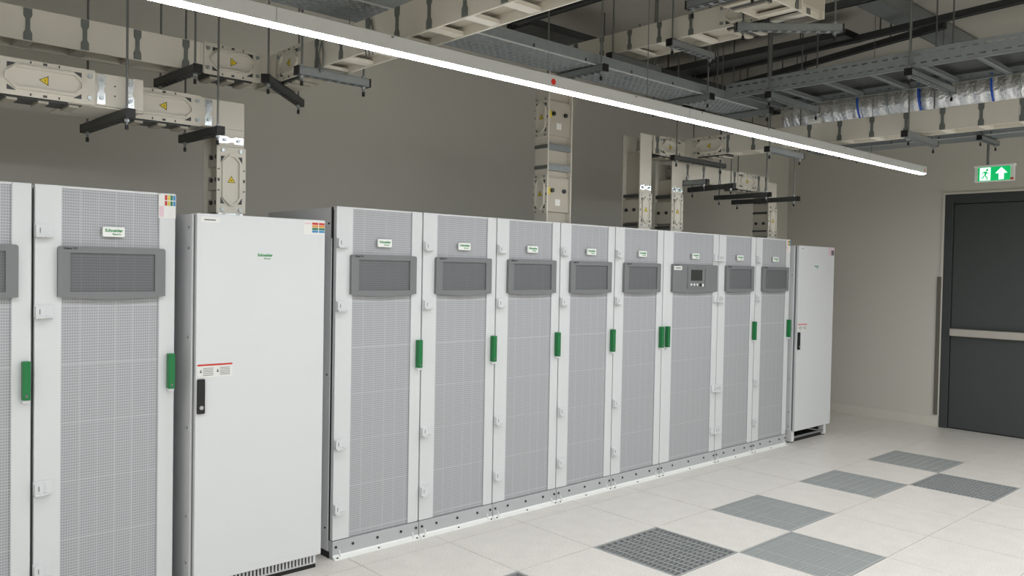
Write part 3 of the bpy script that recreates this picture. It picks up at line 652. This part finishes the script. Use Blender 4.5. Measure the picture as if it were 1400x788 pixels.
hanger((2.52, .72, zF-.003), (2.62, 1.25, zF-.003), 'first black strut hanger under the busbar bridge from the left')
hanger((3.19, .77, zF-.026), (3.20, 1.36, zF-.026), 'middle black strut hanger under the busbar bridge')
hanger((3.395, .60, zF-.058), (3.41, 1.30, zF-.058), 'rightmost black strut hanger under the busbar bridge')

# ------------------------------------------------------------------ cable trays and ladder
z1 = 2.85
def tray(name, label, p, l, n, L, Wd, hh, cell, cat='cable tray', m='tray_zinc'):
    t = thing(name, label, cat, p); p = Vector(p); fr = (p, Vector(l), Vector(n), ZA)
    b = MB(p, fr).holes(0, L, int(L/cell[0]), .008, Wd-.008, cell[1], .62, .42, 0, .0016, True).build('base', m, t)
    for a, c in ((0, .0016), (Wd-.0016, Wd)):
        w_ = MB(p, fr).box(0, L, a, c, 0, hh).build('side', m, t)
        rim = (a-.001, a+.010) if a == 0 else (c-.009, c+.001)
        MB(p, fr).box(0, L, rim[0], rim[1], hh-.002, hh+.004).build('rim', 'zinc', w_)
        if a == 0: MB(p, fr).box(0, L, -.004, .004, -.004, .003).build('fold', 'led_body', w_)
    for k in range(1, int(L/.42)):
        MB(p, fr).box(k*.42-.004, k*.42+.004, -.004, .0, .004, .022).build('bolt', 'dark_bolt', t)
    return t
tray('cable_tray', 'perforated steel cable tray crossing the picture above the light fitting', (-5.5, .10, z1), XA, YA, 7.45, .31, .060, (.05, 12))
hanger((.06, .03, z1-.0065), (.06, .55, z1-.0065), 'first strut hanger under the perforated cable tray, right of mid picture', m='strut_grey')
hanger((1.15, .03, z1-.0065), (1.17, .58, z1-.0065), 'second strut hanger under the perforated cable tray', m='strut_grey')
hanger((1.86, .00, z1-.0065), (1.88, .52, z1-.0065), 'last strut hanger under the perforated tray before the cable ladder', m='strut_grey')
# ladder
lx0, lx1 = 1.385, 1.935; yL0, yL1 = -3.6, .08
tl = thing('cable_ladder', 'long steel cable ladder with rungs below the ceiling at the right', 'cable ladder', (lx0, yL1, z1))
o = Vector((lx0, yL1, z1))
for x, nn in ((lx0, XA), (lx1, NX)):
    fr = (Vector((x, yL1, z1)), NY, ZA, nn)
    rl = MB(o, fr).holes(0, yL1-yL0, int((yL1-yL0)/.062), .0, .10, 2, .55, .16, 0, .002, True).build('side_rail', 'tray_zinc', tl)
    MB(o, fr).box(0, yL1-yL0, -.001, .002, -.002, .018).box(0, yL1-yL0, .098, .101, -.002, .018).build('flange', 'zinc', rl)
k = 0
while yL1-.12-.30*k > yL0:
    y = yL1-.12-.30*k; k += 1
    MB(o).box(lx0+.002, lx1-.002, y-.016, y+.016, z1+.006, z1+.022).box(lx0+.002, lx1-.002, y-.016, y-.013, z1-.002, z1+.008).box(lx0+.002, lx1-.002, y+.013, y+.016, z1-.002, z1+.008).build('rung', 'strut_grey', tl)
MB(o).box(lx0+.03, lx1-.03, yL0+.05, yL1-.06, z1+.060, z1+.063).box(lx0+.03, lx0+.034, yL0+.05, yL1-.06, z1+.040, z1+.06).box(lx1-.034, lx1-.03, yL0+.05, yL1-.06, z1+.040, z1+.06).build('inner_sheet', 'strut_dark', tl)
hanger((1.35, -.27, z1-.0065), (2.06, -.25, z1-.0065), 'strut hanger under the far end of the cable ladder', m='strut_grey', rods=(.025, .975))
hanger((1.34, -1.18, z1-.0065), (2.03, -1.18, z1-.0065), 'strut hanger under the near part of the cable ladder', m='strut_grey', rods=(.025, .975))
# second tray close to the far wall
tray('cable_tray', 'steel cable tray running above the exit sign near the far wall', (4.18, .95, 2.862), NY, XA, 3.6, .30, .05, (.05, 12))
hanger((4.12, -.66, 2.855), (4.56, -.66, 2.855), 'strut hanger carrying the tray above the exit sign', m='strut_grey')
hanger((4.12, .60, 2.855), (4.56, .60, 2.855), 'strut hanger at the far end of the tray near the far wall', m='strut_grey')

# ------------------------------------------------------------------ foil duct
dx, dz, rr = 3.05, 3.035, .185
td = thing('foil_duct', 'silver foil flexible duct with blue bands at the upper right', 'duct', (dx, .5, dz))
mb = MB((dx, .5, dz)); NS, NC = 420, 36; ring = []
for i in range(NS+1):
    y = .5-4.2*i/NS
    for j in range(NC):
        a = 2*math.pi*j/NC; r = rr+.0025*math.sin(i*.7)+random.uniform(-.0035, .0035)
        ring.append((dx+r*math.cos(a), y, dz+r*math.sin(a)))
mb.add(ring, [(i*NC+j, i*NC+(j+1) % NC, (i+1)*NC+(j+1) % NC, (i+1)*NC+j) for i in range(NS) for j in range(NC)])
mb.build('sleeve', 'foil', td, smooth=True)
def band(y, w_, r, nm, m):
    b = MB((dx, .5, dz)); n = 32
    pts = [(dx+q*math.cos(2*math.pi*j/n), yy, dz+q*math.sin(2*math.pi*j/n)) for yy in (y-w_, y+w_) for q in (r, r+.004) for j in range(n)]
    fs = []
    for j in range(n):
        k = (j+1) % n
        fs += [(j, k, k+n, j+n), (j+2*n, j+3*n, k+3*n, k+2*n), (j+n, k+n, k+3*n, j+3*n), (j, j+2*n, k+2*n, k)]
    b.add(pts, fs).build(nm, m, td)
for y in (-.17, -.64, -1.14, -1.64): band(y, .007, rr+.006, 'blue_band', 'band_blue')
for y in (-.40, -1.32): band(y, .004, rr+.006, 'seam', 'zinc')
for y in (-.76, .35): MB((dx, .5, dz)).cyl((dx-.05, y, dz+rr), (dx-.05, y, ZC), .005, 6).build('hanger_wire', 'rod_steel', td)

# ------------------------------------------------------------------ ceiling steelwork
def strut(p, q, label, wd=.045, hh=.045, m='strut_dark', drops=(), zd=ZC, name='ceiling_strut'):
    p, q = Vector(p), Vector(q); l = q-p; L = l.length; l /= L; n = ZA.cross(l)
    t = thing(name, label, 'steel strut', p, 'steelwork below the ceiling'); fr = (p, l, n, ZA)
    MB(p, fr).box(0, L, -wd/2, -wd/2+.004, 0, hh).box(0, L, wd/2-.004, wd/2, 0, hh).box(0, L, -wd/2, wd/2, hh-.004, hh).box(0, L, -wd/2, wd/2, .006, .009).build('channel', m, t)
    for d_ in (0, L): MB(p, fr).box(d_-.003, d_+.003, -wd/2, wd/2, 0, hh).build('end_cap', 'black', t)
    for r in drops: MB(p, fr).cyl((L*r, 0, hh), (L*r, 0, zd-p.z), .006, 8).build('threaded_rod', 'rod_steel', t)
strut((1.4, -.62, 3.50), (5.0, -.64, 3.50), 'broad steel beam under the ceiling at the upper right', .16, .11, 'strut_grey')
strut((2.75, 1.55, 3.40), (2.20, -3.0, 3.40), 'long strut crossing the upper right below the broad beam', drops=(.1, .45, .8))
strut((3.25, 1.25, 3.40), (2.62, -.90, 3.40), 'strut ending with a dark cap beside the broad beam at the upper right', drops=(.3, .8))
strut((1.62, 1.6, 3.36), (1.55, -1.2, 3.36), 'dark strut over the junction of perforated tray and ladder', drops=(.2, .7))
strut((.21, 1.0, 3.30), (.21, -2.4, 3.30), 'dark strut above the right edge of the big overhead trunk', .06, .05, drops=(.1, .6))
strut((.30, 1.06, 3.315), (1.30, 1.06, 3.315), 'broad dark flat beam behind the overhead trunk in the upper middle', .24, .05, drops=(.1, .9))
strut((2.9, 1.50, 3.10), (5.2, 1.50, 3.10), 'dark strut along the back wall in the upper right corner', .30, .06, drops=(.1, .5, .9))
strut((1.3, 1.15, 3.28), (5.4, 1.12, 3.28), 'dark strut parallel to the back wall above the right trunk', .12, .06, drops=(.1, .5, .9))
strut((3.9, 1.7, 3.30), (3.75, -2.5, 3.30), 'strut towards the far wall above the foil duct', .06, .05, drops=(.15, .7))
strut((4.5, 1.7, 3.36), (4.4, -3.0, 3.36), 'strut nearest the far wall below the ceiling', .06, .05, drops=(.15, .7))
strut((2.55, 1.9, 3.42), (2.50, -.3, 3.42), 'broad dark tray under the ceiling behind the ladder, leftmost of three', .26, .05, drops=(.2, .8))
strut((3.45, 1.9, 3.30), (3.40, .25, 3.30), 'broad dark tray high above the busbar bridge, middle of three', .22, .05, drops=(.2, .8))
strut((4.15, 1.9, 3.42), (4.10, -.2, 3.42), 'broad dark tray high in the far corner, rightmost of three', .26, .05, drops=(.2, .8))

# ------------------------------------------------------------------ LED pendant light
yl0, zl0 = -.37, 2.50
tp = thing('linear_light', 'long white linear LED pendant light running across the whole picture', 'light fitting', (0, yl0, zl0))
lo = (0, yl0, zl0); x0, x1 = -5.6, 3.68
body = MB(lo).prism([(yl0-.030, zl0+.003), (yl0-.030, zl0+.060), (yl0-.020, zl0+.066), (yl0+.020, zl0+.066), (yl0+.030, zl0+.060), (yl0+.030, zl0+.003)], 'x', x0, x1).build('body', 'led_body', tp)
MB(lo).prism([(yl0-.027, zl0+.004), (yl0-.026, zl0-.001), (yl0-.020, zl0-.004), (yl0+.020, zl0-.004), (yl0+.026, zl0-.001), (yl0+.027, zl0+.004)], 'x', x0+.004, x1-.004).build('diffuser', 'led_glow', tp)
for x in (-2.22, .3, 2.6): MB(lo).box(x-.001, x+.001, yl0-.0305, yl0+.0305, zl0+.003, zl0+.061).build('joint', 'clip_grey', body)
MB(lo).box(x1-.001, x1+.004, yl0-.031, yl0+.031, zl0+.0, zl0+.067).build('end_cap', 'plastic_white', tp)
for x, z in ((-.80, .028), (3.655, .032)):
    MB(lo).cyl((x, yl0-.0290, zl0+z), (x, yl0-.0315, zl0+z), .015 if x < 1 else .010, 14).build('red_sticker', 'red', body)
for x in (-1.72, -.18, .42, 1.15, 2.2): MB(lo).box(x-.006, x+.006, yl0-.0315, yl0-.028, zl0+.050, zl0+.057).build('clip', 'clip_grey', body)
for x in (-4.2, -1.9, -.05, 2.70): MB(lo).cyl((x, yl0, zl0+.066), (x, yl0, ZC-.002), .0025, 6).build('suspension_wire', 'rod_steel', tp)
